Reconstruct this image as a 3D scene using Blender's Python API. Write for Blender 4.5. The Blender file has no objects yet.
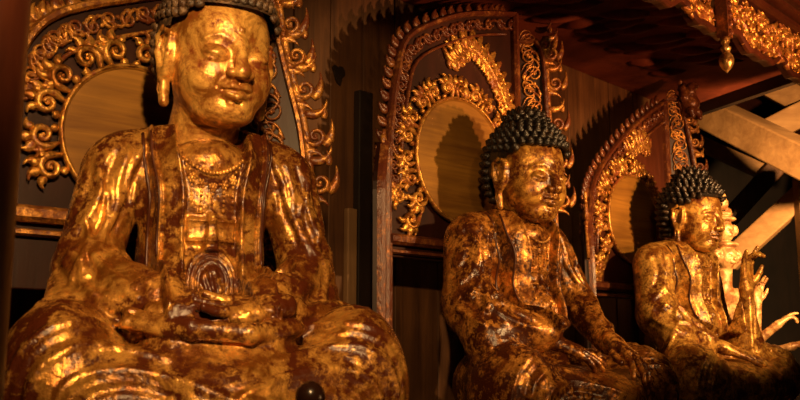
import bpy, math, random
import numpy as np
from mathutils import Vector, Matrix
random.seed(7)
SC = bpy.context.scene
COL = SC.collection
PI = math.pi
rad = math.radians

# ------------------------------------------------------------------ camera, world, lights, exposure
PITCH = math.atan(150/900)
cam_d = bpy.data.cameras.new('camera'); cam = bpy.data.objects.new('camera', cam_d); COL.objects.link(cam)
cam.location = (0, 0, 1.6); cam.rotation_euler = (PI/2+PITCH, 0, 0)
cam_d.sensor_width = 36; cam_d.lens = 900/800*36; cam_d.clip_end = 100
cam_d.dof.use_dof = True; cam_d.dof.focus_distance = 3.3; cam_d.dof.aperture_fstop = 7.0
SC.camera = cam

w = bpy.data.worlds.new('world'); SC.world = w; w.use_nodes = True
w.node_tree.nodes['Background'].inputs[0].default_value = (1.0, 0.45, 0.18, 1)
w.node_tree.nodes['Background'].inputs[1].default_value = 0.010

def spot(name, loc, target, power, size_deg, blend=0.5, radius=0.06, col=(1.0, 0.55, 0.205)):
    d = bpy.data.lights.new(name, 'SPOT'); d.energy = power; d.color = col
    d.spot_size = rad(size_deg); d.spot_blend = blend; d.shadow_soft_size = radius
    o = bpy.data.objects.new(name, d); COL.objects.link(o); o.location = loc
    o.rotation_euler = (Vector(target)-Vector(loc)).to_track_quat('-Z', 'Y').to_euler()
    return o
def lamp(name, loc, power, radius=0.1, col=(1.0, 0.5, 0.18)):
    d = bpy.data.lights.new(name, 'POINT'); d.energy = power; d.color = col; d.shadow_soft_size = radius
    o = bpy.data.objects.new(name, d); COL.objects.link(o); o.location = loc
    return o
spot('altar_spotlight_near', (0.06, 0.15, 2.65), (-0.38, 2.25, 2.10), 370, 56, 0.9, 0.04, (1.0, 0.57, 0.22))
spot('altar_spotlight_middle', (2.0, 2.15, 2.45), (0.46, 3.75, 2.2), 290, 50, 0.5, 0.04)
spot('altar_spotlight_far', (2.35, 2.9, 2.5), (1.5, 4.85, 2.15), 370, 46, 0.5, 0.04)
lamp('low_uplight', (1.0, 1.6, 1.45), 5)  # added weak uplight towards the soffit, not a fixture of the altar
spot('fill_spot', (0.7, 0.4, 2.7), (0.4, 4.2, 2.7), 65, 50, 0.8, 0.05)  # added fill for the throne wings and plank wall
spot('rafter_light', (2.95, 4.3, 2.6), (2.95, 7.2, 2.7), 1100, 84, 0.5, 0.08, (1.0, 0.52, 0.19))
spot('canopy_uplight', (2.6, 2.3, 2.2), (1.2, 4.3, 3.3), 380, 60, .6, .03, (1.0, .40, .14))
spot('valance_fill', (2.9, 2.0, 2.2), (1.85, 4.1, 3.05), 110, 40, .5, .04)  # added spot that brightens the valance gilding
SC.view_settings.view_transform = 'Standard'; SC.view_settings.look = 'None'
SC.view_settings.exposure = -0.2; SC.view_settings.gamma = 1; SC.view_settings.use_curve_mapping = False

# ------------------------------------------------------------------ object helpers
def link(o, parent=None):
    COL.objects.link(o)
    if parent: o.parent = parent
    return o
def thing(name, label, cat, loc=(0, 0, 0), rz=0.0, group=None):
    o = bpy.data.objects.new(name, None); o.empty_display_size = 0.05; COL.objects.link(o)
    o.location = loc; o.rotation_euler = (0, 0, rz); o['label'] = label; o['category'] = cat
    if group: o['group'] = group
    return o
def tag(o, label, cat, group=None):
    o['label'] = label; o['category'] = cat
    if group: o['group'] = group
    return o
def mesh_obj(name, V, Fc, mat, parent=None, smooth=True, label=None):
    me = bpy.data.meshes.new(name)
    if isinstance(V, np.ndarray) and isinstance(Fc, np.ndarray):
        me.vertices.add(len(V)); me.vertices.foreach_set('co', V.astype(np.float32).ravel())
        n = Fc.shape[1]
        me.loops.add(Fc.size); me.loops.foreach_set('vertex_index', Fc.astype(np.int32).ravel())
        me.polygons.add(len(Fc)); me.polygons.foreach_set('loop_start', np.arange(0, Fc.size, n, dtype=np.int32))
        me.update(calc_edges=True)
    else:
        me.from_pydata([tuple(v) for v in V], [], [tuple(f) for f in Fc])
    me.validate()
    me.polygons.foreach_set('use_smooth', [smooth]*len(me.polygons))
    me.materials.append(mat); me.update()
    o = bpy.data.objects.new(name, me); link(o, parent)
    if label: o['label'] = label
    return o

class MB:
    def __init__(s): s.v = []; s.f = []
    def add(s, V, Fc):
        b = len(s.v); s.v += [tuple(p) for p in V]; s.f += [tuple(i+b for i in f) for f in Fc]
    def box(s, c, size, R=None):
        c = Vector(c); h = Vector(size)*0.5; vs = []
        for x in (-1, 1):
            for y in (-1, 1):
                for z in (-1, 1):
                    p = Vector((x*h.x, y*h.y, z*h.z))
                    if R is not None: p = R @ p
                    vs.append(c+p)
        s.add(vs, [(0, 1, 3, 2), (4, 6, 7, 5), (0, 4, 5, 1), (2, 3, 7, 6), (0, 2, 6, 4), (1, 5, 7, 3)])
    def beam(s, a, b, wd, ht, up=(0, 0, 1)):
        a = Vector(a); b = Vector(b); d = (b-a); L = d.length; x = d.normalized()
        y = Vector(up).cross(x).normalized(); z = x.cross(y)
        R = Matrix((x, y, z)).transposed(); s.box((a+b)/2, (L, wd, ht), R)
    def prism(s, pts, y0, y1):                       # polygon in local x,z extruded along y
        n = len(pts); V = [(p[0], y0, p[1]) for p in pts]+[(p[0], y1, p[1]) for p in pts]
        s.add(V, [tuple(range(n)), tuple(range(2*n-1, n-1, -1))]+[(i, i+n, (i+1) % n+n, (i+1) % n) for i in range(n)])
    def lathe(s, prof, c=(0, 0, 0), n=20, R=None):
        V = []; F = []
        for r, z in prof:
            for k in range(n):
                a = 2*PI*k/n; p = Vector((r*math.cos(a), r*math.sin(a), z))
                if R is not None: p = R @ p
                V.append(p+Vector(c))
        for i in range(len(prof)-1):
            for k in range(n):
                F.append((i*n+k, i*n+(k+1) % n, (i+1)*n+(k+1) % n, (i+1)*n+k))
        F.append(tuple(range(n-1, -1, -1))); F.append(tuple(range((len(prof)-1)*n, len(prof)*n)))
        s.add(V, F)
    def ribbon(s, path, ws, hs, nrm=(0, -1, 0), n=7):   # tube of elliptical section; nrm = carving's outward normal
        N = Vector(nrm); V = []; F = []; m = len(path)
        P = [Vector(p) for p in path]
        for i in range(m):
            t = (P[min(i+1, m-1)]-P[max(i-1, 0)])
            if t.length < 1e-9: t = Vector((1, 0, 0))
            t.normalize(); sd = t.cross(N)
            if sd.length < 1e-6: sd = Vector((1, 0, 0))
            sd.normalize(); nn = sd.cross(t)
            for k in range(n):
                a = 2*PI*k/n
                V.append(P[i]+sd*(math.cos(a)*ws[i])+nn*(math.sin(a)*hs[i]))
        for i in range(m-1):
            for k in range(n):
                F.append((i*n+k, i*n+(k+1) % n, (i+1)*n+(k+1) % n, (i+1)*n+k))
        F.append(tuple(range(n-1, -1, -1))); F.append(tuple(range((m-1)*n, m*n)))
        s.add(V, F)
    def blob(s, c, r, n=8, m=5):
        V = []; F = []
        for i in range(m+1):
            ph = PI*i/m
            for k in range(n):
                a = 2*PI*k/n
                V.append((c[0]+r[0]*math.sin(ph)*math.cos(a), c[1]+r[1]*math.sin(ph)*math.sin(a), c[2]+r[2]*math.cos(ph)))
        for i in range(m):
            for k in range(n):
                F.append((i*n+k, (i+1)*n+k, (i+1)*n+(k+1) % n, i*n+(k+1) % n))
        s.add(V, F)
    def build(s, name, mat, parent=None, smooth=True, label=None):
        return mesh_obj(name, s.v, s.f, mat, parent, smooth, label)
def bevel(o, wdt=0.004, seg=2):
    m = o.modifiers.new('bevel', 'BEVEL'); m.width = wdt; m.segments = seg; m.limit_method = 'ANGLE'
    return o

# ------------------------------------------------------------------ materials
def nodes(name):
    m = bpy.data.materials.new(name); m.use_nodes = True; nt = m.node_tree
    return m, nt, nt.nodes['Principled BSDF']
def ramp(nt, a, b, c0=(0, 0, 0, 1), c1=(1, 1, 1, 1)):
    r = nt.nodes.new('ShaderNodeValToRGB'); e = r.color_ramp.elements
    e[0].position = a; e[1].position = b; e[0].color = c0; e[1].color = c1
    return r
def noise(nt, vec, scale, detail=4, rough=0.6, dist=0.0):
    n = nt.nodes.new('ShaderNodeTexNoise'); n.inputs['Scale'].default_value = scale; n.inputs['Detail'].default_value = detail
    n.inputs['Roughness'].default_value = rough; n.inputs['Distortion'].default_value = dist
    nt.links.new(vec, n.inputs['Vector']); return n
def mixrgb(nt, fac, a, b):
    m = nt.nodes.new('ShaderNodeMix'); m.data_type = 'RGBA'
    if isinstance(fac, (int, float)): m.inputs[0].default_value = fac
    else: nt.links.new(fac, m.inputs[0])
    for s, x in ((6, a), (7, b)):
        if isinstance(x, tuple): m.inputs[s].default_value = x
        else: nt.links.new(x, m.inputs[s])
    return m.outputs[2]
def gilt(name, gold=(0.83, 0.43, 0.10, 1), under=(0.16, 0.04, 0.012, 1), thr=0.47, soft=0.09, scale=6.0, metal=0.8, rg=0.34, ru=0.30, bump=0.25):
    """worn gold leaf over red-brown lacquer"""
    m, nt, b = nodes(name); L = nt.links
    tc = nt.nodes.new('ShaderNodeTexCoord').outputs['Object']
    n1 = noise(nt, tc, scale, 7, 0.66, 0.5)
    n2 = noise(nt, tc, scale*6.5, 5, 0.7, 0.2)
    add = nt.nodes.new('ShaderNodeMath'); add.operation = 'MULTIPLY_ADD'; add.inputs[1].default_value = 0.75
    L.new(n2.outputs[0], add.inputs[0])
    sub = nt.nodes.new('ShaderNodeMath'); sub.operation = 'SUBTRACT'; sub.inputs[1].default_value = 0.375
    L.new(n1.outputs[0], sub.inputs[0]); L.new(sub.outputs[0], add.inputs[2])
    r = ramp(nt, thr-soft, thr+soft); L.new(add.outputs[0], r.inputs[0])
    n3 = noise(nt, tc, scale*1.7, 6, 0.7, 0.8)
    r3 = ramp(nt, 0.42, 0.60, (gold[0]*0.30, gold[1]*0.20, gold[2]*0.14, 1), gold); L.new(n3.outputs[0], r3.inputs[0])
    col = mixrgb(nt, r.outputs[0], under, r3.outputs[0]); L.new(col, b.inputs['Base Color'])
    mm = nt.nodes.new('ShaderNodeMath'); mm.operation = 'MULTIPLY'; mm.inputs[1].default_value = metal
    L.new(r.outputs[0], mm.inputs[0]); L.new(mm.outputs[0], b.inputs['Metallic'])
    rr = nt.nodes.new('ShaderNodeMapRange'); rr.inputs[3].default_value = ru; rr.inputs[4].default_value = rg
    L.new(r.outputs[0], rr.inputs[0]); L.new(rr.outputs[0], b.inputs['Roughness'])
    bp = nt.nodes.new('ShaderNodeBump'); bp.inputs['Strength'].default_value = bump; bp.inputs['Distance'].default_value = 0.01
    nb = noise(nt, tc, 26.0, 3, 0.55, 0.3); mh = nt.nodes.new('ShaderNodeMath'); mh.operation = 'MULTIPLY_ADD'; mh.inputs[1].default_value = 1.6
    L.new(nb.outputs[0], mh.inputs[0]); L.new(add.outputs[0], mh.inputs[2])
    L.new(mh.outputs[0], bp.inputs['Height']); L.new(bp.outputs[0], b.inputs['Normal'])
    return m
def wood(name, c0, c1, scale=(30, 30, 1.6), rough=0.5, bump=0.2, spec=0.4, c2=None):
    m, nt, b = nodes(name); L = nt.links
    tc = nt.nodes.new('ShaderNodeTexCoord').outputs['Object']
    mp = nt.nodes.new('ShaderNodeMapping'); mp.inputs['Scale'].default_value = scale; L.new(tc, mp.inputs[0])
    n1 = noise(nt, mp.outputs[0], 1.0, 6, 0.65, 0.7)
    n2 = noise(nt, tc, 2.2, 3, 0.5)
    r = ramp(nt, 0.3, 0.72, c0, c1); L.new(n1.outputs[0], r.inputs[0])
    r2 = ramp(nt, 0.35, 0.65, (0.45, 0.42, 0.38, 1), (1, 1, 1, 1)); L.new(n2.outputs[0], r2.inputs[0])
    mu = nt.nodes.new('ShaderNodeMix'); mu.data_type = 'RGBA'; mu.blend_type = 'MULTIPLY'; mu.inputs[0].default_value = 1
    L.new(r.outputs[0], mu.inputs[6]); L.new(r2.outputs[0], mu.inputs[7]); L.new(mu.outputs[2], b.inputs['Base Color'])
    b.inputs['Roughness'].default_value = rough; b.inputs['Specular IOR Level'].default_value = spec
    bp = nt.nodes.new('ShaderNodeBump'); bp.inputs['Strength'].default_value = bump; bp.inputs['Distance'].default_value = 0.006
    L.new(n1.outputs[0], bp.inputs['Height']); L.new(bp.outputs[0], b.inputs['Normal'])
    return m
M = {}
M['gold_face'] = gilt('gilded_face', (1.0, 0.56, 0.13, 1), (0.16, 0.035, 0.008, 1), 0.45, 0.09, 7.0, 0.50, 0.36, 0.32, 0.22)
M['gold_robe'] = gilt('gilded_robe', (1.0, 0.52, 0.11, 1), (0.065, 0.014, 0.004, 1), 0.54, 0.10, 6.5, 0.70, 0.29, 0.26, 0.35)
M['gold_dark'] = gilt('worn_gilded_robe', (0.95, 0.42, 0.08, 1), (0.040, 0.009, 0.003, 1), 0.555, 0.12, 8.0, 0.7, 0.31, 0.24, 0.25)
M['gold_face_dark'] = gilt('worn_gilded_face', (1.0, 0.52, 0.10, 1), (0.075, 0.016, 0.005, 1), 0.50, 0.11, 11.0, 0.55, 0.35, 0.26, 0.22)
M['gold_speck'] = gilt('mottled_gilded_robe', (1.0, 0.56, 0.12, 1), (0.07, 0.015, 0.005, 1), 0.48, 0.11, 12.0, 0.55, 0.34, 0.28, 0.25)
M['carve'] = gilt('gilded_carving', (0.85, 0.46, 0.10, 1), (0.20, 0.05, 0.015, 1), 0.45, 0.09, 14.0, 0.75, 0.33, 0.35, 0.3)
M['carve_red'] = gilt('lacquered_carving', (0.85, 0.42, 0.09, 1), (0.12, 0.030, 0.010, 1), 0.52, 0.10, 12.0, 0.6, 0.36, 0.33, 0.3)
M['carve_dark'] = gilt('dark_carving', (0.45, 0.18, 0.05, 1), (0.075, 0.018, 0.008, 1), 0.60, 0.10, 12.0, 0.5, 0.36, 0.3, 0.3)
M['hair'] = gilt('black_curls', (0.10, 0.06, 0.03, 1), (0.012, 0.009, 0.007, 1), 0.62, 0.08, 20.0, 0.1, 0.35, 0.33, 0.3)
M['hair_grey'] = gilt('dusty_curls', (0.20, 0.12, 0.06, 1), (0.035, 0.022, 0.014, 1), 0.5, 0.12, 20.0, 0.05, 0.5, 0.45, 0.3)
M['lacquer'] = wood('red_lacquer', (0.05, 0.012, 0.006, 1), (0.11, 0.028, 0.011, 1), (14, 14, 2), 0.38, 0.1)
M['lacquer_dark'] = wood('dark_red_lacquer', (0.018, 0.005, 0.003, 1), (0.045, 0.011, 0.006, 1), (10, 10, 2), 0.42, 0.15)
M['matte_lacquer'] = wood('matte_red_lacquer', (0.10, 0.018, 0.008, 1), (0.20, 0.042, 0.016, 1), (9, 9, 9), 0.75, 0.2, 0.15)
M['disc'] = wood('gilded_disc', (0.20, 0.085, 0.013, 1), (0.38, 0.185, 0.028, 1), (2.2, 14, 38), 0.42, 0.12, 0.5)
M['plank'] = wood('wall_plank', (0.055, 0.022, 0.008, 1), (0.17, 0.072, 0.024, 1), (22, 22, 1.3), 0.55, 0.3)
M['plank_pale'] = wood('pale_plank', (0.20, 0.11, 0.05, 1), (0.33, 0.19, 0.085, 1), (22, 22, 1.3), 0.6, 0.2)
M['beam'] = wood('pale_beam', (0.42, 0.23, 0.09, 1), (0.62, 0.37, 0.15, 1), (2.0, 20, 20), 0.6, 0.2)
M['black'] = wood('near_black_wood', (0.010, 0.006, 0.004, 1), (0.022, 0.012, 0.008, 1), (10, 10, 2), 0.5, 0.1)
M['knob'] = wood('polished_dark_wood', (0.02, 0.008, 0.005, 1), (0.05, 0.018, 0.01, 1), (10, 10, 2), 0.25, 0.05, 0.6)
M['floor'] = wood('floor_tiles', (0.06, 0.025, 0.014, 1), (0.10, 0.045, 0.025, 1), (3, 3, 3), 0.6, 0.1)
M['pale_gilt'] = gilt('pale_gilding', (0.62, 0.38, 0.15, 1), (0.25, 0.11, 0.04, 1), 0.40, 0.12, 10.0, 0.25, 0.45, 0.45, 0.2)
M['pendant'] = gilt('pendant_gilding', (0.95, 0.62, 0.2, 1), (0.30, 0.15, 0.05, 1), 0.36, 0.1, 14.0, 0.8, 0.28, 0.35, 0.15)

# ------------------------------------------------------------------ signed distance sculpting
f32 = np.float32
def A(*v): return np.array(v, dtype=f32)
class Field:
    """list of (kind, fn, bbox, k); evaluated point-wise with bbox culling"""
    def __init__(s): s.ops = []
    def _add(s, kind, fn, lo, hi, k): s.ops.append((kind, fn, np.array(lo, f32), np.array(hi, f32), k)); return s
    def ell(s, c, r, k=0.03, R=None, kind='u'):
        c = A(*c); r = A(*r); rm = float(max(r)) if R is not None else None
        Rm = None if R is None else np.array(R, dtype=f32)
        def fn(P):
            q = P-c
            if Rm is not None: q = q @ Rm
            k0 = np.sqrt(((q/r)**2).sum(1)); k1 = np.sqrt(((q/(r*r))**2).sum(1))+1e-9
            return k0*(k0-1)/k1
        e = r if R is None else A(rm, rm, rm)
        return s._add(kind, fn, c-e, c+e, k)
    def cap(s, a, b, ra, rb=None, k=0.03, kind='u'):
        a = A(*a); b = A(*b); rb = ra if rb is None else rb; ab = b-a; L2 = float(ab@ab)+1e-12; m = max(ra, rb)
        def fn(P):
            q = P-a; h = np.clip((q@ab)/L2, 0, 1)
            return np.sqrt(((q-h[:, None]*ab)**2).sum(1))-(ra+(rb-ra)*h)
        return s._add(kind, fn, np.minimum(a, b)-m, np.maximum(a, b)+m, k)
    def chain(s, pts, rs, k=0.02, kind='u'):
        for i in range(len(pts)-1): s.cap(pts[i], pts[i+1], rs[i], rs[i+1], k, kind)
        return s
    def line(s, pts, h, wd):                          # raised (h>0) or cut (h<0) fold along a polyline
        pts = np.array(pts, dtype=f32); m = 3.0*wd
        def fn(P):
            best = np.full(len(P), 1e3, f32); tt = np.zeros(len(P), f32); n = len(pts)-1
            for i in range(n):
                ab = pts[i+1]-pts[i]; q = P-pts[i]; hh = np.clip((q@ab)/(float(ab@ab)+1e-12), 0, 1)
                d = np.sqrt(((q-hh[:, None]*ab)**2).sum(1)); u = d < best
                best = np.where(u, d, best); tt = np.where(u, (i+hh)/n, tt)
            fade = np.clip(np.minimum(tt, 1-tt)*8+0.15, 0, 1)
            return h*fade*np.exp(-(best/wd)**2)
        return s._add('d', fn, pts.min(0)-m, pts.max(0)+m, 0)
    def disp(s, fn, lo, hi): return s._add('d', fn, A(*lo), A(*hi), 0)
    def __call__(s, P):
        d = np.full(len(P), 0.5, f32)
        for kind, fn, lo, hi, k in s.ops:
            mg = 0.0 if kind == 'd' else 0.07
            m = ((P >= lo-mg) & (P <= hi+mg)).all(1)
            idx = np.nonzero(m)[0]
            if not len(idx): continue
            v = fn(P[idx]); c = d[idx]
            if kind == 'u':
                h = np.maximum(k-np.abs(c-v), 0)/max(k, 1e-6); d[idx] = np.minimum(c, v)-h*h*k*0.25
            elif kind == 's':
                v = -v; h = np.maximum(k-np.abs(c-v), 0)/max(k, 1e-6); d[idx] = np.maximum(c, v)+h*h*k*0.25
            else:
                d[idx] = c-v
        return d
    def hit(s, p, dr, n=60):                           # march from p along dr to the surface
        p = A(*p); dr = A(*dr); dr = dr/np.linalg.norm(dr)
        for _ in range(n):
            v = float(s(p[None])[0])
            if v < 0.001: break
            p = p+dr*min(v*0.8, 0.1)
        return p
    def fold(s, pts, h, wd, dr=(0, 1, 0), base=None, back=0.8, sub=5):
        h = h*1.5
        """pts: 3D points, each slid along dr onto the surface"""
        b = base or s; out = []; P = [np.array(p, float) for p in pts]
        dense = []
        for i in range(len(P)-1):
            p0 = P[max(i-1, 0)]; p1 = P[i]; p2 = P[i+1]; p3 = P[min(i+2, len(P)-1)]
            for j in range(sub):
                t = j/sub
                dense.append(0.5*((2*p1)+(-p0+p2)*t+(2*p0-5*p1+4*p2-p3)*t*t+(-p0+3*p1-3*p2+p3)*t**3))
        dense.append(P[-1]); d = np.array(dr, float); d /= np.linalg.norm(d)
        for q in dense: out.append(b.hit(q-d*back, d))
        ok = [o for o, q in zip(out, dense) if np.linalg.norm((o-q)-((o-q)@d)*d) < 0.05 and abs(o).max() < 2]
        if len(ok) > 1: s.line(ok, h, wd)

def surface(F, lo, hi, h):
    """naive surface nets on a sparse-evaluated grid"""
    lo = np.array(lo, float); hi = np.array(hi, float); C = 4
    nc = np.ceil((hi-lo)/(h*C)).astype(int); n = nc*C+1
    ax = [np.arange(k+1)*h*C+l for k, l in zip(nc, lo)]
    G = np.stack(np.meshgrid(*ax, indexing='ij'), -1).reshape(-1, 3).astype(f32)
    c = F(G).reshape(nc+1)
    near = np.abs(c) < h*C*2.2
    cell = np.zeros(nc, bool)
    sgn = c < 0
    mix = np.zeros(nc, np.int8)
    for i in (0, 1):
        for j in (0, 1):
            for k in (0, 1):
                sl = (slice(i, i+nc[0]), slice(j, j+nc[1]), slice(k, k+nc[2]))
                cell |= near[sl]; mix += sgn[sl]
    cell |= (mix > 0) & (mix < 8)
    D = np.where(np.repeat(np.repeat(np.repeat(sgn[:nc[0], :nc[1], :nc[2]], C, 0), C, 1), C, 2), f32(-1), f32(1)).astype(f32)
    D = np.pad(D, ((0, 1), (0, 1), (0, 1)), mode='edge')
    act = np.repeat(np.repeat(np.repeat(cell, C, 0), C, 1), C, 2)
    pt = np.zeros(n, bool)
    for i in (0, 1):
        for j in (0, 1):
            for k in (0, 1):
                pt[i:i+n[0]-1, j:j+n[1]-1, k:k+n[2]-1] |= act
    idx = np.argwhere(pt)
    vals = np.empty(len(idx), f32)
    for s0 in range(0, len(idx), 1500000):
        q = idx[s0:s0+1500000]; vals[s0:s0+1500000] = F((q*h+lo).astype(f32))
    D[idx[:, 0], idx[:, 1], idx[:, 2]] = vals
    S = D < 0; cnt = np.zeros(n-1, np.int8)
    for i in (0, 1):
        for j in (0, 1):
            for k in (0, 1):
                cnt += S[i:i+n[0]-1, j:j+n[1]-1, k:k+n[2]-1]
    ci = np.argwhere((cnt > 0) & (cnt < 8))
    corners = [(i, j, k) for i in (0, 1) for j in (0, 1) for k in (0, 1)]
    cv = np.stack([D[ci[:, 0]+i, ci[:, 1]+j, ci[:, 2]+k] for i, j, k in corners], 1)
    acc = np.zeros((len(ci), 3)); num = np.zeros(len(ci))
    for a in range(8):
        for b in range(a+1, 8):
            ca = np.array(corners[a]); cb = np.array(corners[b])
            if abs(ca-cb).sum() != 1: continue
            va = cv[:, a]; vb = cv[:, b]; m = (va < 0) != (vb < 0)
            t = np.where(m, va/np.where(m, va-vb, 1), 0)
            acc += np.where(m[:, None], ca+(cb-ca)*t[:, None], 0); num += m
    V = (ci+acc/np.maximum(num, 1)[:, None])*h+lo
    vid = np.full(n-1, -1, np.int32); vid[ci[:, 0], ci[:, 1], ci[:, 2]] = np.arange(len(ci))
    quads = []
    for a in range(3):
        b, c2 = (a+1) % 3, (a+2) % 3
        s0 = [slice(0, None)]*3; s1 = [slice(0, None)]*3
        s0[a] = slice(0, n[a]-1); s1[a] = slice(1, n[a])
        x = S[tuple(s0)] != S[tuple(s1)]
        e = np.argwhere(x)
        e = e[(e[:, b] > 0) & (e[:, c2] > 0) & (e[:, b] < n[b]-1) & (e[:, c2] < n[c2]-1)]
        def g(db, dc):
            q = e.copy(); q[:, b] -= db; q[:, c2] -= dc; return vid[q[:, 0], q[:, 1], q[:, 2]]
        Q = np.stack([g(1, 1), g(0, 1), g(0, 0), g(1, 0)], 1)
        ins = S[e[:, 0], e[:, 1], e[:, 2]]
        Q[~ins] = Q[~ins][:, ::-1]
        quads.append(Q)
    Q = np.concatenate(quads); Q = Q[(Q >= 0).all(1)]
    return V, Q

def sculpt(name, F, lo, hi, h, mat, parent, label=None):
    V, Q = surface(F, lo, hi, h)
    return mesh_obj(name, V, Q, mat, parent, True, label)

def sst(e0, e1, x):
    t = np.clip((x-e0)/(e1-e0), 0, 1); return t*t*(3-2*t)
def rotz(a): c, s = math.cos(a), math.sin(a); return np.array([[c, -s, 0], [s, c, 0], [0, 0, 1]])
def rotx(a): c, s = math.cos(a), math.sin(a); return np.array([[1, 0, 0], [0, c, -s], [0, s, c]])
def roty(a): c, s = math.cos(a), math.sin(a); return np.array([[c, 0, s], [0, 1, 0], [-s, 0, c]])

# ------------------------------------------------------------------ head: face front -y, origin at eye-to-mouth centre, face 0.30 high
def head_field(broad=1.0):
    F = Field(); b = broad
    F.ell((0, .020, .050), (.128*b, .152, .165), .03)
    F.ell((0, -.018, -.055), (.112*b, .112, .105), .05)
    F.ell((.058*b, -.062, -.050), (.048, .052, .055), .04); F.ell((-.058*b, -.062, -.050), (.048, .052, .055), .04)
    F.ell((0, -.100, -.122), (.036, .028, .026), .035)
    F.ell((0, -.060, -.135), (.075, .060, .034), .03)
    F.cap((0, .045, -.08), (0, .085, -.25), .086, .100, .03)
    for s in (-1, 1):
        F.ell((s*.052, -.172, .014), (.046, .044, .027), .025, kind='s')
        F.ell((s*.053, -.108, .004), (.036, .027, .024), .006)
        F.line([(s*.020, -.138, .000), (s*.036, -.140, -.006), (s*.056, -.137, -.008), (s*.074, -.128, -.004), (s*.090, -.112, .004)], -.013, .0046)
        F.line([(s*.020, -.138, .012), (s*.036, -.140, .021), (s*.056, -.136, .024), (s*.076, -.125, .020), (s*.090, -.112, .012)], -.006, .0042)
        F.line([(s*.015, -.142, .024), (s*.028, -.143, .043), (s*.050, -.135, .056), (s*.076, -.118, .050), (s*.098*b, -.095, .034)], .007, .010)
    F.cap((0, -.128, .045), (0, -.156, -.030), .011, .018, .014)
    F.ell((0, -.160, -.038), (.021, .017, .016), .010)
    for s in (-1, 1):
        F.ell((s*.024, -.145, -.041), (.0145, .016, .013), .006)
        F.line([(s*.032, -.142, -.038), (s*.046, -.130, -.058), (s*.052, -.120, -.080)], -.006, .007)
    F.ell((0, -.128, -.076), (.036, .020, .022), .02)
    F.chain([(-.036, -.122, -.080), (-.016, -.141, -.072), (0, -.143, -.075), (.016, -.141, -.072), (.036, -.122, -.080)], [.004, .009, .0085, .009, .004], .006)
    F.chain([(-.028, -.124, -.092), (0, -.138, -.096), (.028, -.124, -.092)], [.006, .0115, .006], .006)
    F.line([(-.040, -.124, -.082), (-.016, -.146, -.083), (0, -.148, -.085), (.016, -.146, -.083), (.040, -.124, -.082)], -.010, .0042)
    F.line([(-.022, -.128, -.110), (.0, -.134, -.111), (.022, -.128, -.110)], -.008, .008)
    F.cap((0, -.148, -.056), (0, -.145, -.066), .004, .004, .006, 's')
    F.ell((0, -.130, .072), (.009, .006, .009), .003)
    for z in (-.155, -.185, -.215):                     # rings of the neck
        pts = []
        for a in range(-70, 71, 14):
            r = .094+(-z-.15)*.12; pts.append((r*math.sin(rad(a)), .052+(-z-.13)*.1-r*math.cos(rad(a)), z-.012*math.cos(rad(a))))
        F.line(pts, -.005, .006)
    for s in (-1, 1):                                   # long ears
        x = s*.130*b
        F.ell((x, .018, .008), (.016, .036, .064), .010)
        F.ell((x+s*.018, .014, .012), (.013, .022, .046), .008, kind='s')
        F.chain([(x+s*.006, -.006, .055), (x+s*.014, .022, .070), (x+s*.017, .048, .050), (x+s*.016, .050, .010), (x+s*.012, .034, -.035)], [.008, .010, .010, .009, .009], .006)
        F.chain([(x+s*.008, -.006, .040), (x+s*.010, -.010, .000), (x+s*.008, .004, -.045)], [.006, .008, .010], .006)
        F.chain([(x+s*.006, .022, -.040), (x+s*.004, .020, -.085), (x+s*.001, .014, -.118)], [.017, .014, .013], .010)
        F.ell((x+s*.014, .019, -.085), (.007, .005, .022), .004, kind='s')
        F.line([(x+s*.014, .016, .045), (x+s*.016, .030, .020), (x+s*.014, .020, -.012)], .005, .006)
    return F

def curl_mesh(mb, c, nrm, r, hgt):
    N = Vector(nrm).normalized(); q = N.to_track_quat('Z', 'Y').to_matrix()
    prof = [(1.0, -.4), (1.06, .15), (.88, .42), (.74, .50), (.74, .72), (.54, .92), (.42, .96), (.38, 1.12), (.12, 1.28)]
    mb.lathe([(a*r, z*hgt) for a, z in prof], c, 8, q)

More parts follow.
